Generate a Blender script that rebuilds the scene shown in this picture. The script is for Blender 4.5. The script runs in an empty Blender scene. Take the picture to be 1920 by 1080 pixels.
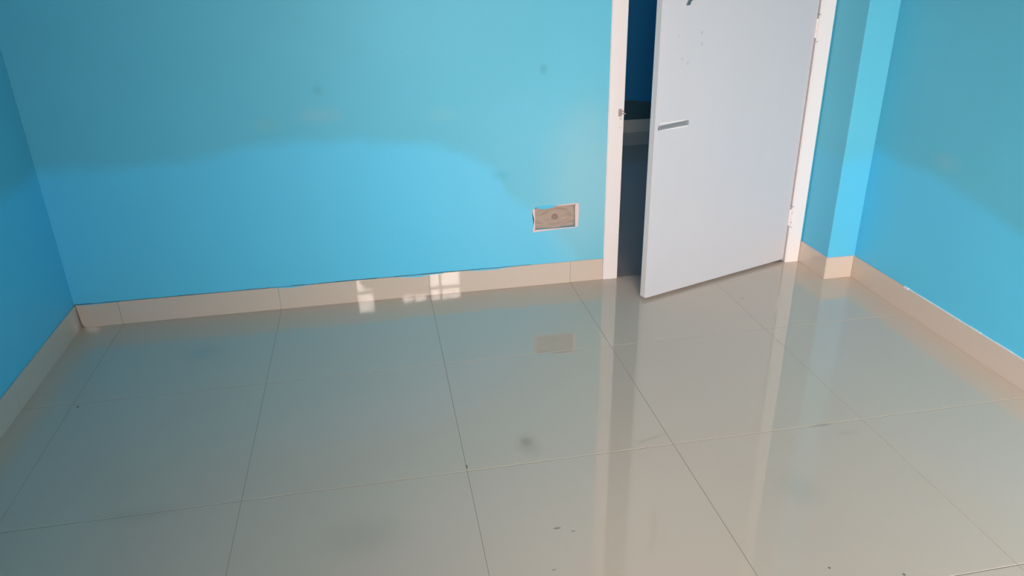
import bpy, bmesh, math, random
from mathutils import Vector, Matrix

random.seed(4)
S = bpy.context.scene
COL = S.collection

# ------------------------------------------------------------------ camera
yaw, pitch, roll = -0.17735, 0.4262, -0.01918
cy, sy, cp, sp = math.cos(yaw), math.sin(yaw), math.cos(pitch), math.sin(pitch)
F = Vector((-sy * cp, cy * cp, -sp)); R0 = Vector((cy, sy, 0)); U0 = R0.cross(F)
c, s = math.cos(roll), math.sin(roll)
R = c * R0 + s * U0; U = -s * R0 + c * U0
cam_data = bpy.data.cameras.new('camera'); cam = bpy.data.objects.new('camera', cam_data); COL.objects.link(cam)
cam_data.sensor_width = 36; cam_data.lens = 1412.5 / 1920 * 36; cam_data.clip_start = 0.02
M = Matrix((R, U, -F)).transposed().to_4x4(); M.translation = Vector((0.4336, -2.2842, 1.319))
cam.matrix_world = M
S.camera = cam

# ------------------------------------------------------------------ view, world, window daylight, added fills
S.view_settings.view_transform = 'Standard'; S.view_settings.look = 'None'
S.view_settings.gamma = 1; S.view_settings.use_curve_mapping = False
S.view_settings.exposure = 0.0
world = bpy.data.worlds.new('sky'); S.world = world; world.use_nodes = True
bg = world.node_tree.nodes['Background']; bg.inputs[0].default_value = (0.80, 0.90, 1.0, 1); bg.inputs[1].default_value = 1.0

def area(name, loc, size, direction, power, color, spread):
    l = bpy.data.lights.new(name, 'AREA'); l.shape = 'RECTANGLE'; l.size, l.size_y = size
    l.energy = power; l.color = color; l.spread = math.radians(spread)
    o = bpy.data.objects.new(name, l); COL.objects.link(o); o.location = loc
    o.rotation_euler = Vector(direction).to_track_quat('-Z', 'Y').to_euler()
    return o
# daylight outside the casement window; added low fill beside it, through an unseen opening
area('daylight_window', (0.35, -4.12, 1.75), (2.0, 1.8), (0.33, 1, -0.32), 252, (1.0, 0.85, 0.76), 93)
area('fill_low_right', (1.60, -3.30, 0.80), (0.8, 1.3), (-0.14, 1, -0.02), 5, (1.0, 0.90, 0.86), 85)
# faint cool fill added to lift the dark space past the door, source unseen
area('fill_far', (-0.32, 2.0, 1.5), (0.8, 0.9), (1, 0.3, 0.1), 17, (0.50, 0.83, 1.0), 150)

# ------------------------------------------------------------------ helpers
def finish(name, bm, mat, parent=None):
    me = bpy.data.meshes.new(name); bmesh.ops.recalc_face_normals(bm, faces=bm.faces[:]); bm.to_mesh(me); bm.free()
    if mat: me.materials.append(mat)
    o = bpy.data.objects.new(name, me); COL.objects.link(o)
    if parent: o.parent = parent
    return o
def box(bm, x0, x1, y0, y1, z0, z1):
    v = [bm.verts.new((x, y, z)) for z in (z0, z1) for y in (y0, y1) for x in (x0, x1)]
    for f in ((0, 1, 3, 2), (4, 6, 7, 5), (0, 4, 5, 1), (2, 3, 7, 6), (0, 2, 6, 4), (1, 5, 7, 3)):
        bm.faces.new([v[i] for i in f])
    return bm
def bevel(bm, w, seg=2):
    bmesh.ops.bevel(bm, geom=bm.edges[:], offset=w, segments=seg, profile=0.6, affect='EDGES')
    return bm
def B(*a, bev=0, seg=2):
    bm = box(bmesh.new(), *a)
    return bevel(bm, bev, seg) if bev else bm
def cyl(bm, p, q, r, n=20, r2=None):
    p, q = Vector(p), Vector(q); d = q - p
    m = Matrix.Translation((p + q) / 2) @ d.to_track_quat('Z', 'Y').to_matrix().to_4x4()
    bmesh.ops.create_cone(bm, cap_ends=True, segments=n, radius1=r, radius2=r if r2 is None else r2, depth=d.length, matrix=m)
    return bm
def empty(name, loc=(0, 0, 0), rz=0):
    o = bpy.data.objects.new(name, None); COL.objects.link(o); o.location = loc; o.rotation_euler = (0, 0, rz)
    o.empty_display_size = 0.1
    return o
def tag(o, label=None, cat=None, kind=None, group=None):
    if label: o['label'] = label
    if cat: o['category'] = cat
    if kind: o['kind'] = kind
    if group: o['group'] = group
    return o
def wall_cells(axis, plane0, plane1, a0, a1, z0, z1, holes):
    """one wall with openings, as a clean grid of faces; axis 'y' = runs along x"""
    aa = sorted({a0, a1, *[h[0] for h in holes], *[h[1] for h in holes]})
    zz = sorted({z0, z1, *[h[2] for h in holes], *[h[3] for h in holes]})
    bm = bmesh.new(); V = {}
    def vert(a, z, p):
        k = (a, z, p)
        if k not in V: V[k] = bm.verts.new((a, p, z) if axis == 'y' else (p, a, z))
        return V[k]
    def solid(i, j):
        if i < 0 or j < 0 or i >= len(aa) - 1 or j >= len(zz) - 1: return False
        ca, cz = (aa[i] + aa[i + 1]) / 2, (zz[j] + zz[j + 1]) / 2
        return not any(h[0] < ca < h[1] and h[2] < cz < h[3] for h in holes)
    for i in range(len(aa) - 1):
        for j in range(len(zz) - 1):
            if not solid(i, j): continue
            A0, A1, Z0, Z1 = aa[i], aa[i + 1], zz[j], zz[j + 1]
            for p in (plane0, plane1):
                bm.faces.new([vert(A0, Z0, p), vert(A1, Z0, p), vert(A1, Z1, p), vert(A0, Z1, p)])
            for (ni, nj, e) in ((i - 1, j, ((A0, Z0), (A0, Z1))), (i + 1, j, ((A1, Z0), (A1, Z1))), (i, j - 1, ((A0, Z0), (A1, Z0))), (i, j + 1, ((A0, Z1), (A1, Z1)))):
                if not solid(ni, nj):
                    bm.faces.new([vert(*e[0], plane0), vert(*e[1], plane0), vert(*e[1], plane1), vert(*e[0], plane1)])
    return bm

# ------------------------------------------------------------------ materials
class NT:
    def __init__(self, name, rough=0.5, ior=1.5, metallic=0):
        self.m = bpy.data.materials.new(name); self.m.use_nodes = True
        self.t = self.m.node_tree; self.n = self.t.nodes; self.b = self.n['Principled BSDF']
        self.b.inputs['Roughness'].default_value = rough; self.b.inputs['IOR'].default_value = ior
        self.b.inputs['Metallic'].default_value = metallic
        self.pos = self.n.new('ShaderNodeNewGeometry').outputs['Position']
        sx = self.n.new('ShaderNodeSeparateXYZ'); self.t.links.new(self.pos, sx.inputs[0]); self.x, self.y, self.z = sx.outputs
    def put(self, sock, v):
        if hasattr(v, 'is_output'): self.t.links.new(v, sock)
        else: sock.default_value = v
    def math(self, op, *a, clamp=False):
        n = self.n.new('ShaderNodeMath'); n.operation = op; n.use_clamp = clamp
        for i, v in enumerate(a): self.put(n.inputs[i], v)
        return n.outputs[0]
    def noise(self, scale, detail=3, rough=0.5, stretch=None, seed=0.0):
        n = self.n.new('ShaderNodeTexNoise'); n.inputs['Scale'].default_value = scale; n.inputs['Detail'].default_value = detail
        n.inputs['Roughness'].default_value = rough
        mp = self.n.new('ShaderNodeMapping'); self.t.links.new(self.pos, mp.inputs[0])
        mp.inputs['Scale'].default_value = stretch or (1, 1, 1); mp.inputs['Location'].default_value = (seed, seed * 1.7, seed * .3)
        self.t.links.new(mp.outputs[0], n.inputs['Vector'])
        return n.outputs[0]
    def step(self, v, lo, hi):
        n = self.n.new('ShaderNodeMapRange'); n.interpolation_type = 'SMOOTHSTEP'
        self.put(n.inputs[0], v); self.put(n.inputs[1], lo); self.put(n.inputs[2], hi)
        return n.outputs[0]
    def mix(self, f, a, b, mode='MIX'):
        n = self.n.new('ShaderNodeMix'); n.data_type = 'RGBA'; n.blend_type = mode
        self.put(n.inputs[0], f)
        for i, v in ((6, a), (7, b)):
            self.put(n.inputs[i], v if hasattr(v, 'is_output') else (*v[:3], 1))
        return n.outputs[2]
    def spot(self, col, c, r, to, strength=1.0, hard=0.3, wob=0.25, nscale=30):
        """a stain or painted glare of its own shape around world point c with radii r (x,y,z)"""
        d = self.n.new('ShaderNodeVectorMath'); d.operation = 'SUBTRACT'; self.t.links.new(self.pos, d.inputs[0]); d.inputs[1].default_value = c
        e = self.n.new('ShaderNodeVectorMath'); e.operation = 'DIVIDE'; self.t.links.new(d.outputs[0], e.inputs[0]); e.inputs[1].default_value = r
        l = self.n.new('ShaderNodeVectorMath'); l.operation = 'LENGTH'; self.t.links.new(e.outputs[0], l.inputs[0])
        nz = self.math('MULTIPLY_ADD', self.noise(nscale, 3, seed=c[0] * 7), wob * 2, -wob)
        v = self.math('ADD', l.outputs['Value'], nz)
        m = self.math('MULTIPLY', self.step(v, 1.0, hard), strength)
        return self.mix(m, col, to)
    def bump(self, h, strength, dist=0.001):
        n = self.n.new('ShaderNodeBump'); n.inputs['Strength'].default_value = strength; n.inputs['Distance'].default_value = dist
        self.t.links.new(h, n.inputs['Height']); self.t.links.new(n.outputs[0], self.b.inputs['Normal'])
    def done(self, col):
        self.put(self.b.inputs['Base Color'], col if hasattr(col, 'is_output') else (*col[:3], 1)); return self.m

LOWER = (0.108, 0.60, 0.88)     # the fresher, bluer coat on the lower wall
UPPER = (0.112, 0.52, 0.695)     # the older, greener coat above it
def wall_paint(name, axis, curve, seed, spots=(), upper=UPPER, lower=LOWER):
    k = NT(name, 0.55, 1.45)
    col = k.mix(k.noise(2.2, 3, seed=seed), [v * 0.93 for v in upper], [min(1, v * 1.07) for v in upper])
    low = k.mix(k.noise(1.5, 2, seed=seed + 3), [v * 0.95 for v in lower], [v * 1.05 for v in lower])
    if curve:
        a = k.x if axis == 'y' else k.y
        u = k.math('MULTIPLY_ADD', a, 0.25, 0.5, clamp=True)              # -2..2 -> 0..1
        fc = k.n.new('ShaderNodeFloatCurve'); cv = fc.mapping.curves[0]
        pts = [(0, curve[0][1])] + [(p[0] * 0.25 + 0.5, p[1]) for p in curve] + [(1, curve[-1][1])]
        cv.points[0].location = pts[0]; cv.points[1].location = pts[-1]
        for p in pts[1:-1]: cv.points.new(*p)
        fc.mapping.update(); k.put(fc.inputs['Value'], u); fc.inputs['Factor'].default_value = 1
        edge = k.math('MULTIPLY_ADD', k.noise(9, 4, seed=seed), 0.05, fc.outputs[0])
        edge = k.math('SUBTRACT', edge, k.z)
        col = k.mix(k.step(edge, -0.005, 0.07), col, low)
    elif curve is None:
        pass
    for sp_ in spots: col = k.spot(col, *sp_)
    k.bump(k.math('ADD', k.noise(60, 4), k.math('MULTIPLY', k.noise(5, 3), 2.0)), 0.12, 0.002)
    return k.done(col)

PALE = (0.26, 0.56, 0.64)
m_wall_back = wall_paint('blue_paint_back', 'y',
    [(-0.75, .625), (-.444, .625), (-.242, .637), (-.014, .668), (.16, .685), (.313, .676), (.508, .65), (.688, .625), (.831, .56), (.893, .51), (.93, .43), (1.042, .34), (1.2, .18), (1.33, .02)], 1,
    [((1.20, .585, .40), (.80, .1, .75), (0.24, 0.60, 0.78), .40, .0, .1, 2), ((1.27, .585, .40), (.26, .1, .50), (0.27, 0.58, 0.69), .75, .2, .2, 4), ((1.086, .585, .892), (.022, .1, .03), (0.06, 0.36, 0.46), .5, .2), ((0.245, .585, .854), (.03, .1, .03), (0.07, 0.38, 0.50), .4, .2),  # first, broad spot paints veiling glare into the wall colour
     ((0.24, .585, .765), (.13, .1, .05), (0.20, 0.52, 0.66), .5, .1), ((0.05, .585, .74), (.07, .1, .04), (0.19, 0.54, 0.60), .35, .1),
     ((0.70, .585, .74), (.10, .1, .05), (0.21, 0.57, 0.66), .3, .1), ((0.91, .585, .49), (.05, .1, .03), (0.07, 0.46, 0.62), .35, .1)])
m_wall_right = wall_paint('blue_paint_right', 'x',
    [(-0.9, .47), (-.40, .475), (-.234, .51), (.033, .55), (.2, .55), (.344, .57), (.37, .57)], 5,
    [((2.39, -.02, .60), (.1, .10, .05), (0.20, 0.53, 0.66), .45, .1)])
m_wall_left = wall_paint('blue_paint_left', 'x', [(-0.9, .62), (.3, .62)], 8)
m_pilaster = wall_paint('blue_paint_pilaster', 'y', [(1.7, .53), (1.99, .53)], 9, lower=(0.10, 0.53, 0.77))
m_room = wall_paint('blue_paint_plain', 'y', None, 2)
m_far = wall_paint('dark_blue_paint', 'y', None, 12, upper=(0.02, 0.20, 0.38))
m_far_base = NT('low_dark_band', 0.6).done((0.05, 0.10, 0.115))
m_gap_shade = NT('dark_teal_gap_shade', 0.7).done((0.03, 0.16, 0.22))
m_ceiling = NT('ceiling_white', 0.8).done((0.62, 0.62, 0.60))

def tile_mat(name, a, b, rough, seed, stains=False):
    k = NT(name, rough, 1.68)
    col = k.mix(k.noise(3.0, 4, 0.6, seed=seed), a, b)
    col = k.mix(k.math('MULTIPLY', k.noise(180, 2, seed=seed), 0.25), col, [v * 0.88 for v in a])
    if stains:
        G = (0.45, 0.35, 0.26)
        for sp_ in [((.790, -.515, 0), (.055, .085, .1), G, .55, .0, .25, 14), ((.785, -.500, 0), (.030, .030, .1), (.30, .23, .17), .35, .1), 
                    ((.601, -.580, 0), (.003, .011, .1), (.04, .04, .04), .9, .4), ((1.665, -.603, 0), (.05, .012, .1), G, .6, .2), ((1.72, -.655, 0), (.05, .02, .1), G, .22, .1),
                    ((.790, -.868, 0), (.012, .004, .1), (.15, .12, .10), .7, .4), ((.826, -.886, 0), (.008, .003, .1), (.15, .12, .10), .6, .4), ((.75, -1.0, 0), (.008, .003, .1), (.2, .17, .14), .6, .4),
                    ((1.373, -1.122, 0), (.004, .004, .1), (.10, .07, .05), .9, .4), ((1.527, -1.174, 0), (.005, .006, .1), (.12, .11, .10), .8, .4), ((1.84, .27, 0), (.02, .01, .1), G, .5, .2),
                    ((-.25, .27, 0), (.10, .08, .1), (.36, .38, .37), .3, .1), ((-.26, -.60, 0), (.15, .05, .1), (.30, .28, .24), .15, .1), ((.32, -.80, 0), (.16, .10, .1), (.33, .30, .26), .2, .1),
                    ((1.45, -.85, 0), (.08, .10, .1), (.40, .39, .33), .25, .1), ((-.58, -.02, 0), (.006, .006, .1), (.08, .07, .07), .7, .3)]:
            col = k.spot(col, *sp_)
    k.t.links.new(k.math('MULTIPLY_ADD', k.noise(6, 4, seed=seed + 2), 0.05, rough - 0.02), k.b.inputs['Roughness'])
    return k.done(col)
m_tile = tile_mat('glazed_floor_tile', (0.645, 0.53, 0.43), (0.61, 0.50, 0.41), 0.022, 1, True)
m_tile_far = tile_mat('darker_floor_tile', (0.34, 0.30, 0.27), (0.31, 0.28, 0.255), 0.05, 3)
m_skirt = tile_mat('skirting_tile', (0.68, 0.57, 0.48), (0.64, 0.54, 0.46), 0.025, 6)
m_grout = NT('grey_grout', 0.9).done((0.25, 0.23, 0.20))
m_skirt_joint = NT('skirting_grout', 0.9).done((0.40, 0.35, 0.30))
m_pink = NT('pinkish_plaster', 0.85).done((0.78, 0.60, 0.60))
m_white_caulk = NT('white_caulk', 0.6).done((0.85, 0.84, 0.84))
m_blue_dab = NT('blue_paint_dab', 0.45).done(LOWER)

def door_paint():
    k = NT('white_door_paint', 0.45)
    col = k.mix(k.noise(2.5, 4, stretch=(1, 1, .5)), (0.57, 0.575, 0.625), (0.63, 0.62, 0.645))
    col = k.mix(k.math('MULTIPLY', k.noise(7, 3, stretch=(3, 3, .35), seed=4), .18), col, (0.72, 0.665, 0.68))
    k.bump(k.noise(30, 4, stretch=(1, 1, .4)), 0.08, 0.002)
    return k, col
k, col = door_paint(); m_door = None
HX, HY = 2.193, 0.588; ANG = math.atan2(0.258, 0.7443)
def door_pt(u, z):                   # u measured from the free edge of the front face
    L = 0.788; d = -(L - u)
    return (HX + d * math.cos(ANG), HY + d * math.sin(ANG), z)
for u, z, r, st in ((.079, 1.02, .006, .35), (.081, .977, .007, .16), (.188, 1.022, .008, .5), (.192, .984, .009, .35), (.103, .939, .008, .3), (.13, .922, .009, .38), (.10, .935, .004, .3)):
    col = k.spot(col, door_pt(u, z), (r, .05, r), (0.38, 0.37, 0.38), st, .2)
m_door = k.done(col)
k, col = door_paint()
m_door_edge = k.done(k.mix(0.7, col, (0.86, 0.78, 0.76)))
k, _ = door_paint()
col = k.mix(k.noise(3, 3, stretch=(1, 1, .5), seed=2), (0.84, 0.77, 0.77), (0.86, 0.82, 0.82))
for cc, r, tt, st in (((1.392, .575, .714), (.010, .05, .018), (0.36, 0.29, 0.26), .8), ((1.396, .575, .690), (.006, .05, .008), (0.5, 0.42, 0.38), .6), ((1.394, .575, .655), (.003, .05, .004), (.4, .33, .3), .6),
                      ((1.40, .575, .20), (.002, .05, .003), (.35, .3, .28), .7), ((2.197, .575, 1.053), (.004, .05, .005), (.3, .3, .3), .7), ((2.199, .575, .95), (.004, .05, .005), (.3, .3, .3), .6),
                      ((2.198, .575, .262), (.006, .05, .006), (.35, .35, .35), .6), ((2.199, .575, .235), (.004, .05, .003), (.35, .35, .35), .6), ((2.200, .575, .19), (.005, .05, .004), (.3, .3, .3), .6), ((2.201, .575, .168), (.006, .05, .004), (.28, .28, .28), .7)):
    col = k.spot(col, cc, r, tt, st, .3)
m_frame = k.done(col)
m_steel = NT('dull_aluminium', 0.5, metallic=0.25).done((0.32, 0.33, 0.35))
m_steel_dark = NT('tarnished_steel', 0.45, metallic=0.8).done((0.22, 0.25, 0.28))
m_wood = NT('varnished_shutter', 0.5).done((0.22, 0.12, 0.06))
k = NT('brown_cement', 0.9)
m_cement = k.done(k.mix(k.noise(35, 4), (0.37, 0.275, 0.235), (0.50, 0.395, 0.32)))
m_mound = NT('reddish_cement', 0.9).done((0.33, 0.22, 0.19))

# ------------------------------------------------------------------ room numbers (metres)
XL, XR = -0.757, 2.393               # paint faces of the side walls
YB = 0.5835; YR = -3.12              # paint face of the door wall; rear wall
XP, YP = 2.2655, 0.3745              # pilaster faces
H = 2.75; SK = 0.0957; SD = 0.005    # ceiling, skirting height, skirting depth
T = 0.6

# ------------------------------------------------------------------ floor
slab = finish('floor', B(-0.95, 4.2, -3.3, 3.4, -0.16, -0.010), m_grout)
tag(slab, 'glossy pale grey tiled floor spanning the room and the dark space past the door', 'floor', 'structure')
J, JY = 0.0005, 0.0011
def tile_grid(xs, ys, mat):
    cache = {}
    for i in range(len(xs) - 1):
        for j in range(len(ys) - 1):
            w, d = round(xs[i + 1] - xs[i] - 2 * J, 5), round(ys[j + 1] - ys[j] - 2 * JY, 5)
            if (w, d) not in cache:
                bm = box(bmesh.new(), -w / 2, w / 2, -d / 2, d / 2, -0.0095, 0)
                top = [e for e in bm.edges if all(abs(v.co.z) < 1e-6 for v in e.verts)]
                bmesh.ops.bevel(bm, geom=top, offset=0.0006, segments=1, affect='EDGES')
                o = finish('tile', bm, mat, slab); cache[(w, d)] = o.data
            else:
                o = bpy.data.objects.new('tile', cache[(w, d)]); COL.objects.link(o); o.parent = slab
            o.location = ((xs[i] + xs[i + 1]) / 2, (ys[j] + ys[j + 1]) / 2, random.uniform(-.0002, .0002))
tile_grid([XL, -0.6, 0, .6, 1.2, 1.8, XR], [YR, -3.0, -2.4, -1.8, -1.2, -.6, 0, 0.587], m_tile)
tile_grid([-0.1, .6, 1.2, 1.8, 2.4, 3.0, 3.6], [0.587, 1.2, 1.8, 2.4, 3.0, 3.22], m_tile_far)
gb = bmesh.new()
for x in (-0.6, 0, .6, 1.2, 1.8): box(gb, x - J, x + J, YR, 0.587, -0.0098, -0.0010)
for y in (-3.0, -2.4, -1.8, -1.2, -.6, 0): box(gb, XL, XR, y - JY, y + JY, -0.0098, -0.0009)
box(gb, XL, XR, 0.587 - J, 0.587 + J, -0.0098, -0.0030)
tag(finish('grout', gb, m_grout, slab), kind='stuff')

# ------------------------------------------------------------------ walls
RX0, RX1, RZ0, RZ1 = 1.049, 1.219, 0.250, 0.347     # opening of the socket recess
DX0, DX1, DZ = 1.345, 2.2595, 2.12                   # rough door opening
wb = finish('wall_back', wall_cells('y', YB, 0.70, -0.95, 4.2, 0, H, [(RX0, RX1, RZ0, RZ1), (DX0, DX1, -.01, DZ)]), m_wall_back)
tag(wb, 'long turquoise wall with the door opening, bluer fresh paint along its lower half', 'wall', 'structure')
wl = finish('wall_left', B(-0.95, XL, YR - .16, YB, 0, H), m_wall_left)
tag(wl, 'shaded teal side wall meeting the door wall at the unlit corner', 'wall', 'structure')
wr = finish('wall_right', B(XR, 2.55, YR - .16, YB, 0, H), m_wall_right)
tag(wr, 'turquoise side wall beyond the pilaster with a patchy paint edge', 'wall', 'structure')
WIN = (-0.02, 1.16, 0.95, 1.93); FILL_OPENING = (1.30, 2.22, 0.02, 1.42)  # second opening is unseen, added to let in the low fill
rear = finish('wall_rear', wall_cells('y', YR - .16, YR, XL, XR, 0, H, [WIN, FILL_OPENING]), m_room)
tag(rear, 'blue wall behind the viewpoint holding the window', 'wall', 'structure')
ceil = finish('ceiling', B(-0.95, 4.2, -3.28, 3.4, H, H + .12), m_ceiling)
tag(ceil, 'white ceiling over the blue room', 'ceiling', 'structure')
pil = finish('pilaster', B(XP, XR, YP, YB, 0, H, bev=0.003), m_pilaster)
tag(pil, 'narrow blue pilaster projecting between the door frame and the side wall', 'pilaster', 'structure')
# the space past the door
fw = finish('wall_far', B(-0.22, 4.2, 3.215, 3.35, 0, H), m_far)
tag(fw, 'dark blue wall deep inside the unlit space past the door', 'wall', 'structure')
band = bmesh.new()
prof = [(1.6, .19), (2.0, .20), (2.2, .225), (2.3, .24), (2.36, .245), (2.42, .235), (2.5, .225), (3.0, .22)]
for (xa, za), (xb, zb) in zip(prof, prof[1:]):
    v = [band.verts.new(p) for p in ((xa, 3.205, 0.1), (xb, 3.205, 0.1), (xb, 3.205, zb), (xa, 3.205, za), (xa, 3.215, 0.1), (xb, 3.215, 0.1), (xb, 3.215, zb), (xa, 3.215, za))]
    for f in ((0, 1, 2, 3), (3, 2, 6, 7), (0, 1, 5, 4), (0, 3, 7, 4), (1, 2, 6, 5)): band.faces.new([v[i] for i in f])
finish('dark_band', band, m_far_base, fw)  # darker band low on the far wall, uneven along its top
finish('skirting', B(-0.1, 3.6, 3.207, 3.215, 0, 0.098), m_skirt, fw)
w2 = finish('wall_side', wall_cells('x', -0.22, -0.1, 0.70, 3.215, 0, H, [(1.5, 2.5, 1.0, 2.0)]), m_far); tag(w2, 'dark blue end wall of the unlit space past the door', 'wall', 'structure')  # side opening added for the cool fill light
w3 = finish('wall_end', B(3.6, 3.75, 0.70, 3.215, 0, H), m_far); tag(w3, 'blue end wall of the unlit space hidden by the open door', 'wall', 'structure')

# ------------------------------------------------------------------ skirting (pieces of tile)
def skirt(name, label, runs, gap_shade):
    root = empty(name, (0, 0, 0)); tag(root, label, 'baseboard', 'structure')
    for n, (x0, x1, y0, y1, round_left) in enumerate(runs):
        bm = box(bmesh.new(), x0, x1, y0, y1, 0.0004, SK)
        if round_left:                              # its lower corner is rubbed round, mortar behind
            bm.free(); bm = bmesh.new()
            pr_ = [(x1, .0004), (x1, SK), (x0, SK), (x0 + .004, .035)] + [(x0 + .004 + .016 * (1 - math.cos(t * .314)), .0004 + .030 * (1 - math.sin(t * .314))) for t in range(6)]
            lo = [bm.verts.new((a, y0, b)) for a, b in pr_]; hi = [bm.verts.new((a, y1, b)) for a, b in pr_]
            bm.faces.new(lo); bm.faces.new(hi)
            for i in range(len(pr_)): bm.faces.new([lo[i], lo[(i + 1) % len(pr_)], hi[(i + 1) % len(pr_)], hi[i]])
            finish('mortar', B(XL + .0003, x0 + .03, y1 - .0025, y1 + .0005, .0002, SK), m_grout, root)
        bmesh.ops.bevel(bm, geom=[e for e in bm.edges if all(v.co.z > SK - 1e-5 for v in e.verts)], offset=0.0012, segments=2, affect='EDGES')
        finish('tile', bm, m_skirt, root)
    if gap_shade: finish('gap_shade', gap_shade, m_gap_shade, root)
    return root
g = 0.0006
xs = [XL + SD + .0004, -0.6, 0, .6, 1.2, DX0 - .001]
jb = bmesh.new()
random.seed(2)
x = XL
while x < 1.02:                                     # dark strip painted as the gap's shade above the skirting, uneven in height
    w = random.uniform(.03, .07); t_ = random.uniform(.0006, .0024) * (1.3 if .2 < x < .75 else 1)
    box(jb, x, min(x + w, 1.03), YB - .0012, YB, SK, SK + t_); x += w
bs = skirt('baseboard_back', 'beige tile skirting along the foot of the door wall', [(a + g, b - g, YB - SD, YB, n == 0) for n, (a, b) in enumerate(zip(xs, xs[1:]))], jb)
def dab(prof, y0, parent):                          # blue paint brushed down over the skirting edge
    bm = bmesh.new()
    for (xa, za), (xb, zb) in zip(prof, prof[1:]):
        v = [bm.verts.new(p) for p in ((xa, y0, SK - za), (xb, y0, SK - zb), (xb, y0, SK), (xa, y0, SK), (xa, y0 + .0006, SK - za), (xb, y0 + .0006, SK - zb), (xb, y0 + .0006, SK), (xa, y0 + .0006, SK))]
        for f in ((0, 1, 2, 3), (0, 1, 5, 4), (3, 2, 6, 7), (0, 3, 7, 4), (1, 2, 6, 5)): bm.faces.new([v[i] for i in f])
    return finish('paint_dab', bm, m_blue_dab, parent)
dab([(.46, .001), (.50, .004), (.53, .007), (.565, .009), (.585, .005), (.62, .003), (.66, .002)], YB - SD - .0006, bs)
dab([(.76, .001), (.80, .004), (.84, .0055), (.88, .006), (.91, .003), (.95, .001)], YB - SD - .0006, bs)
dab([(-.02, .001), (.02, .004), (.05, .006), (.08, .004), (.13, .001)], YB - SD - .0006, bs)
dab([(-.74, .001), (-.70, .003), (-.64, .002), (-.60, .001)], YB - SD - .0006, bs)
ys = [YB - SD - .001, 0, -.6, -1.2, -1.8, -2.4, -3.0, YR]
skirt('baseboard_left', 'beige tile skirting along the shaded teal side wall', [(XL, XL + SD, b + g, a - g, False) for a, b in zip(ys, ys[1:])], None)
ys[0] = YP - SD
rs = skirt('baseboard_right', 'grey beige tile skirting running from the pilaster along the bright side wall', [(XR - SD, XR, b + g, a - g, False) for a, b in zip(ys, ys[1:])], None)
cb = bmesh.new(); y = 0.02
while y > -1.6:
    w = random.uniform(.03, .08); box(cb, XR - SD - .0008, XR, y - w, y, SK - .0004, SK + random.uniform(.0008, .0024)); y -= w
finish('caulk_line', cb, m_white_caulk, rs)
finish('caulk_blob', B(XR - SD - .002, XR, 0.02, 0.045, SK - .004, SK + .003, bev=.001), m_white_caulk, rs)
ps = skirt('baseboard_pilaster', 'two short beige skirting tiles wrapping the foot of the pilaster', [(XP - SD, XP, YP - SD, YB, False), (XP + g, XR - SD - g, YP - SD, YP, False)], None)
pj = bmesh.new(); box(pj, XP - SD, XP, YP - SD, YB - .008, SK, SK + .0016); box(pj, XP, XR, YP - SD, YP, SK, SK + .0014)
finish('caulk_line', pj, m_pink, ps)
dab([(2.335, .0006), (2.34, .001), (2.37, .001), (2.384, .0005)], YP - SD - .0006, ps)

# ------------------------------------------------------------------ door frame
fr = empty('trim_1', (DX0, YB, 0)); tag(fr, 'white painted door frame with chipped inner edges', 'door frame', 'structure')
def local(bm, root):
    bmesh.ops.translate(bm, verts=bm.verts[:], vec=-Vector(root.location)); return bm
def jamb(x0, x1, stop):
    bm = bmesh.new(); y0, y1 = YB - .008, 0.705
    pts = [(x0, y0), (x1, y0), (x1, y1), (x0, y1)]
    if stop > 0: pts = [(x0, y0), (x1, y0), (x1, y0 + .05), (x1 + .012, y0 + .05), (x1 + .012, y1), (x0, y1)]
    if stop < 0: pts = [(x0, y0), (x1, y0), (x1, y1), (x0 - .012, y1), (x0 - .012, y0 + .065), (x0, y0 + .065)]
    lo = [bm.verts.new((x, y, 0.0005)) for x, y in pts]; hi = [bm.verts.new((x, y, 2.06)) for x, y in pts]
    bm.faces.new(lo); bm.faces.new(hi)
    for i in range(len(pts)): bm.faces.new([lo[i], lo[(i + 1) % len(pts)], hi[(i + 1) % len(pts)], hi[i]])
    bmesh.ops.bevel(bm, geom=[e for e in bm.edges if abs(e.verts[0].co.z - e.verts[1].co.z) > 1], offset=.003, segments=3, affect='EDGES')
    return local(bm, fr)
jl = finish('jamb', jamb(DX0, 1.409, 1), m_frame, fr)
jr = finish('jamb', jamb(2.196, DX1, -1), m_frame, fr)
finish('frame_head', local(B(DX0, DX1, YB - .008, 0.705, 2.06, DZ, bev=.003), fr), m_frame, fr)
# a ragged latch keeper let into the jamb
kb = bmesh.new(); ky = YB - .008
box(kb, 1.3855, 1.3995, ky - .0012, ky + .001, .699, .728)
box(kb, 1.396, 1.4085, ky - .0016, ky + .001, .716, .7205)
box(kb, 1.399, 1.4135, ky - .004, ky + .001, .707, .7115)
box(kb, 1.388, 1.3965, ky - .003, ky + .001, .702, .7065)
finish('latch_keeper', local(kb, fr), NT('rusty_latch', 0.7, metallic=.3).done((0.40, 0.33, 0.31)), jl)

# ------------------------------------------------------------------ door, hinged at its far edge and standing ajar
L, TH, ZB = 0.788, 0.034, 0.012
dr = empty('door_1', (HX, HY, 0), ANG); tag(dr, 'white painted flush door standing ajar into the room', 'door', 'structure')
leaf = finish('door_leaf', B(-L, 0, 0.0, TH, ZB, 2.045, bev=.0025), m_door, dr)
finish('lipping', B(-L - .0015, -L + .003, .0028, TH - .0028, ZB + .002, 2.043), m_door_edge, dr)
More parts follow.
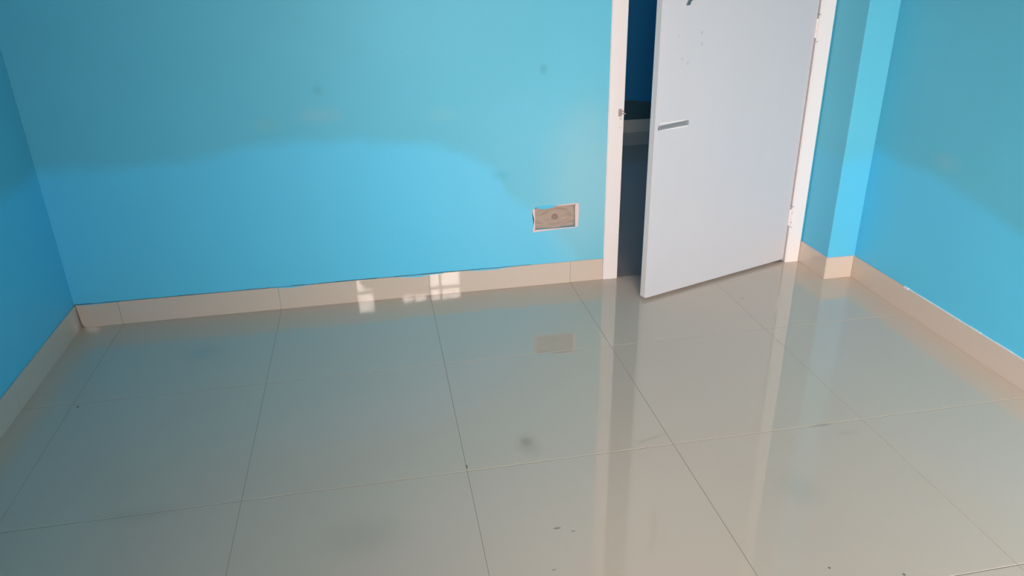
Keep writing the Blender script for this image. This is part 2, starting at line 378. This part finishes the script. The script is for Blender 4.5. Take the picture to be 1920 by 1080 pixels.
# the broken slide bolt: backing strip, rod, end bracket
def du(u): return u - L
bb = bmesh.new()
z0, z1 = .699, .709
v = [(du(.012), -.0022, .6905), (du(.140), -.0022, .6955), (du(.150), -.0022, .7075), (du(.142), -.0022, .7135), (du(.020), -.0022, .7080), (du(.010), -.0022, .700)]
lo = [bb.verts.new(p) for p in v]; hi = [bb.verts.new((p[0], 0.0005, p[2])) for p in v]
bb.faces.new(lo); bb.faces.new(hi)
for i in range(6): bb.faces.new([lo[i], lo[(i + 1) % 6], hi[(i + 1) % 6], hi[i]])
bolt = finish('bolt_plate', bb, m_steel, dr)
finish('bolt_rod', cyl(bmesh.new(), (du(.024), -.0045, .6995), (du(.128), -.0045, .7035), .0028, 12), m_steel, bolt)
ev = bmesh.new(); box(ev, du(.135), du(.152), -.008, -.001, .696, .7135); bevel(ev, .002)
finish('bolt_bracket', ev, m_steel, bolt)
ed = bmesh.new(); box(ed, du(.011), du(.019), -.006, -.001, .692, .707); bevel(ed, .0015)
finish('bolt_bracket', ed, m_steel, bolt)
pr = bmesh.new()
box(pr, du(.020), du(.150), -.0016, .0004, .7125, .7165); box(pr, du(.020), du(.155), -.0016, .0004, .6895, .6925)
finish('white_ridge', pr, m_white_caulk, dr)  # white strips above and below the bolt plate
# bar handle whose lower end shows at the frame edge
hb = bmesh.new()
p = [(-.030, 1.122), (-.030, 1.33)]
cyl(hb, (du(.118), -.030, 1.150), (du(.124), -.030, 1.33), .0070, 16)
bmesh.ops.create_uvsphere(hb, u_segments=16, v_segments=8, radius=.0072, matrix=Matrix.Translation((du(.118), -.030, 1.150)))
han = finish('pull_handle', hb, m_steel_dark, dr)
for zz in (1.135, 1.345):
    q = bmesh.new(); cyl(q, (du(.118), -.030, 1.150 if zz < 1.2 else 1.33), (du(.118), -.001, zz), .006, 12)
    finish('handle_foot', q, m_steel_dark, han)
    q = bmesh.new(); box(q, du(.110), du(.126), -.004, 0, zz - .016, zz + .016)
    for v in q.verts: v.co.x += (v.co.z - zz) * .45
    bevel(q, .0015); finish('handle_plate', q, m_steel_dark, han)
for zz in (.21, 1.0, 1.80):                          # butt hinges, painted over with the frame
    hg = bmesh.new()
    for n in range(3): cyl(hg, (.0015, -.0015, zz - .036 + n * .0245), (.0015, -.0015, zz - .0125 + n * .0245), .0042, 12)
    finish('hinge', hg, m_frame, dr)

# ------------------------------------------------------------------ socket recess in the wall
rc = empty('wall_socket_recess', (RX0, YB, RZ0))
tag(rc, 'small open rectangular recess with brown cement and a pinkish rim, low in the turquoise wall', 'wall recess')
D = 0.022
rim = bmesh.new()
def ring_piece(pts):
    lo = [rim.verts.new((a, YB - .0016, z)) for a, z in pts]; hi = [rim.verts.new((a, YB + .0002, z)) for a, z in pts]
    rim.faces.new(lo); rim.faces.new(hi)
    for i in range(len(pts)): rim.faces.new([lo[i], lo[(i + 1) % len(pts)], hi[(i + 1) % len(pts)], hi[i]])
ring_piece([(RX1, RZ0 - .002), (RX1 + .012, RZ0), (RX1 + .014, RZ0 + .04), (RX1 + .015, RZ0 + .08), (RX1 + .013, RZ1 + .005), (RX1 - .002, RZ1 + .002)])      # broad right side
ring_piece([(RX0 - .010, RZ0 - .010), (RX0 + .03, RZ0 - .008), (RX0 + .09, RZ0 - .005), (RX1 + .004, RZ0 - .003), (RX1 + .006, RZ0), (RX0, RZ0)])             # bottom
ring_piece([(RX0 - .011, RZ0 - .006), (RX0, RZ0 - .002), (RX0, RZ1 - .01), (RX0 - .008, RZ1 - .006), (RX0 - .012, RZ1 - .016), (RX0 - .004, RZ0 + .045), (RX0 - .006, RZ0 + .02)])  # left
ring_piece([(RX0 + .085, RZ1 - .001), (RX1 + .002, RZ1), (RX1 + .006, RZ1 + .006), (RX0 + .10, RZ1 + .003)])                                                 # top right
bmesh.ops.triangulate(rim, faces=[f for f in rim.faces if len(f.verts) > 4])
finish('rim', local(rim, rc), m_pink, rc)
cem = bmesh.new(); nx, nz = 34, 20; grid = []
for j in range(nz + 1):
    row = []
    for i in range(nx + 1):
        u, v = i / nx, j / nz; xx, zz = RX0 + u * (RX1 - RX0), RZ0 + v * (RZ1 - RZ0)
        e = min(u * (RX1 - RX0), (1 - u) * (RX1 - RX0), v * (RZ1 - RZ0), (1 - v) * (RZ1 - RZ0))
        rr = math.hypot((u - .52) / .46, (v - .48) / .44)
        dep = D - .008 * math.exp(-((rr - .92) / .16) ** 2) + (.0035) * math.sin(9 * u + 4 * v) + .0025 * math.sin(17 * v - 6 * u) - .010 * math.exp(-(e / .004) ** 2)
        if v > .8: dep -= .004 * (v - .8) / .2
        row.append(cem.verts.new((xx, YB + max(.002, dep), zz)))
    grid.append(row)
for j in range(nz):
    for i in range(nx): cem.faces.new([grid[j][i], grid[j][i + 1], grid[j + 1][i + 1], grid[j + 1][i]])
ext = bmesh.ops.extrude_face_region(cem, geom=cem.faces[:])
for v in [q for q in ext['geom'] if isinstance(q, bmesh.types.BMVert)]: v.co.y = YB + .04
ce = finish('cement_fill', local(cem, rc), m_cement, rc)
for pl in ce.data.polygons: pl.use_smooth = True
mo = bmesh.new(); bmesh.ops.create_uvsphere(mo, u_segments=14, v_segments=8, radius=1, matrix=Matrix.Translation((RX0 + .087, YB + .019, RZ0 + .043)) @ Matrix.Diagonal((.014, .008, .012, 1)))
for v in mo.verts: v.co += Vector((random.uniform(-1, 1), 0, random.uniform(-1, 1))) * .0012
finish('plaster_lump', local(mo, rc), m_mound, rc)
fl = bmesh.new()                                      # skin of blue paint hanging over the top left
top = [(0, 0), (.02, .010), (.045, .012), (.07, .008), (.09, .002)]
for (a, za), (b_, zb) in zip(top, top[1:]):
    q = [fl.verts.new(p) for p in ((RX0 + a, YB - .001, RZ1 + .004), (RX0 + b_, YB - .001, RZ1 + .004), (RX0 + b_, YB + .003, RZ1 - zb), (RX0 + a, YB + .003, RZ1 - za))]
    r_ = [fl.verts.new(v.co + Vector((0, .0012, 0))) for v in q]
    for f in ((q[0], q[1], q[2], q[3]), (r_[3], r_[2], r_[1], r_[0]), (q[3], q[2], r_[2], r_[3]), (q[0], q[1], r_[1], r_[0]), (q[0], q[3], r_[3], r_[0]), (q[1], q[2], r_[2], r_[1])): fl.faces.new(f)
finish('paint_skin', local(fl, rc), m_blue_dab, rc)

# ------------------------------------------------------------------ window and shutter behind the camera (seen only as glints in the tiles)
wn = empty('window_1', (WIN[0], YR, WIN[2])); tag(wn, 'wooden casement window in the wall behind the viewpoint, partly shuttered', 'window', 'structure')
x0, x1, z0, z1 = WIN
fb = bmesh.new()
for a, b_ in ((x0, x0 + .05), (.34, .42), (.78, .83), (x1 - .05, x1)): box(fb, a, b_, YR - .12, YR - .04, z0, z1)
box(fb, x0, x1, YR - .12, YR - .04, z0, z0 + .05); box(fb, x0, x1, YR - .12, YR - .04, z1 - .06, z1)
for z in (1.23, 1.66): box(fb, .83, x1 - .05, YR - .10, YR - .07, z, z + .02)
box(fb, .915, .935, YR - .10, YR - .07, z0, z1)
box(fb, .655, .675, YR - .10, YR - .07, 1.70, z1)
box(fb, .34, x1, YR - .12, YR - .04, 1.81, z1)
for z in (1.64,): box(fb, x0, .34, YR - .10, YR - .07, z, z + .025)
finish('window_frame', local(fb, wn), m_wood, wn)
finish('shutter', local(B(.42, .78, YR - .09, YR - .06, 1.38, 1.72), wn), m_wood, wn)
finish('shutter', local(B(.42, .56, YR - .12, YR - .095, 1.38, 1.83), wn), m_wood, wn)
cl = bmesh.new(); pq = [(.163, 1.38), (.30, 1.38), (.30, 1.61), (.212, 1.61), (.165, 1.53)]
lo = [cl.verts.new((a, YR - .06, b)) for a, b in pq]; hi = [cl.verts.new((a, YR - .055, b)) for a, b in pq]
cl.faces.new(lo); cl.faces.new(hi)
for i in range(5): cl.faces.new([lo[i], lo[(i + 1) % 5], hi[(i + 1) % 5], hi[i]])
finish('shutter', local(cl, wn), m_wood, wn)
finish('shutter', local(B(x0 + .05, .14, YR - .09, YR - .06, 1.30, 1.88), wn), m_wood, wn)
finish('shutter', local(B(.28, .34, YR - .09, YR - .06, 1.30, 1.88), wn), m_wood, wn)
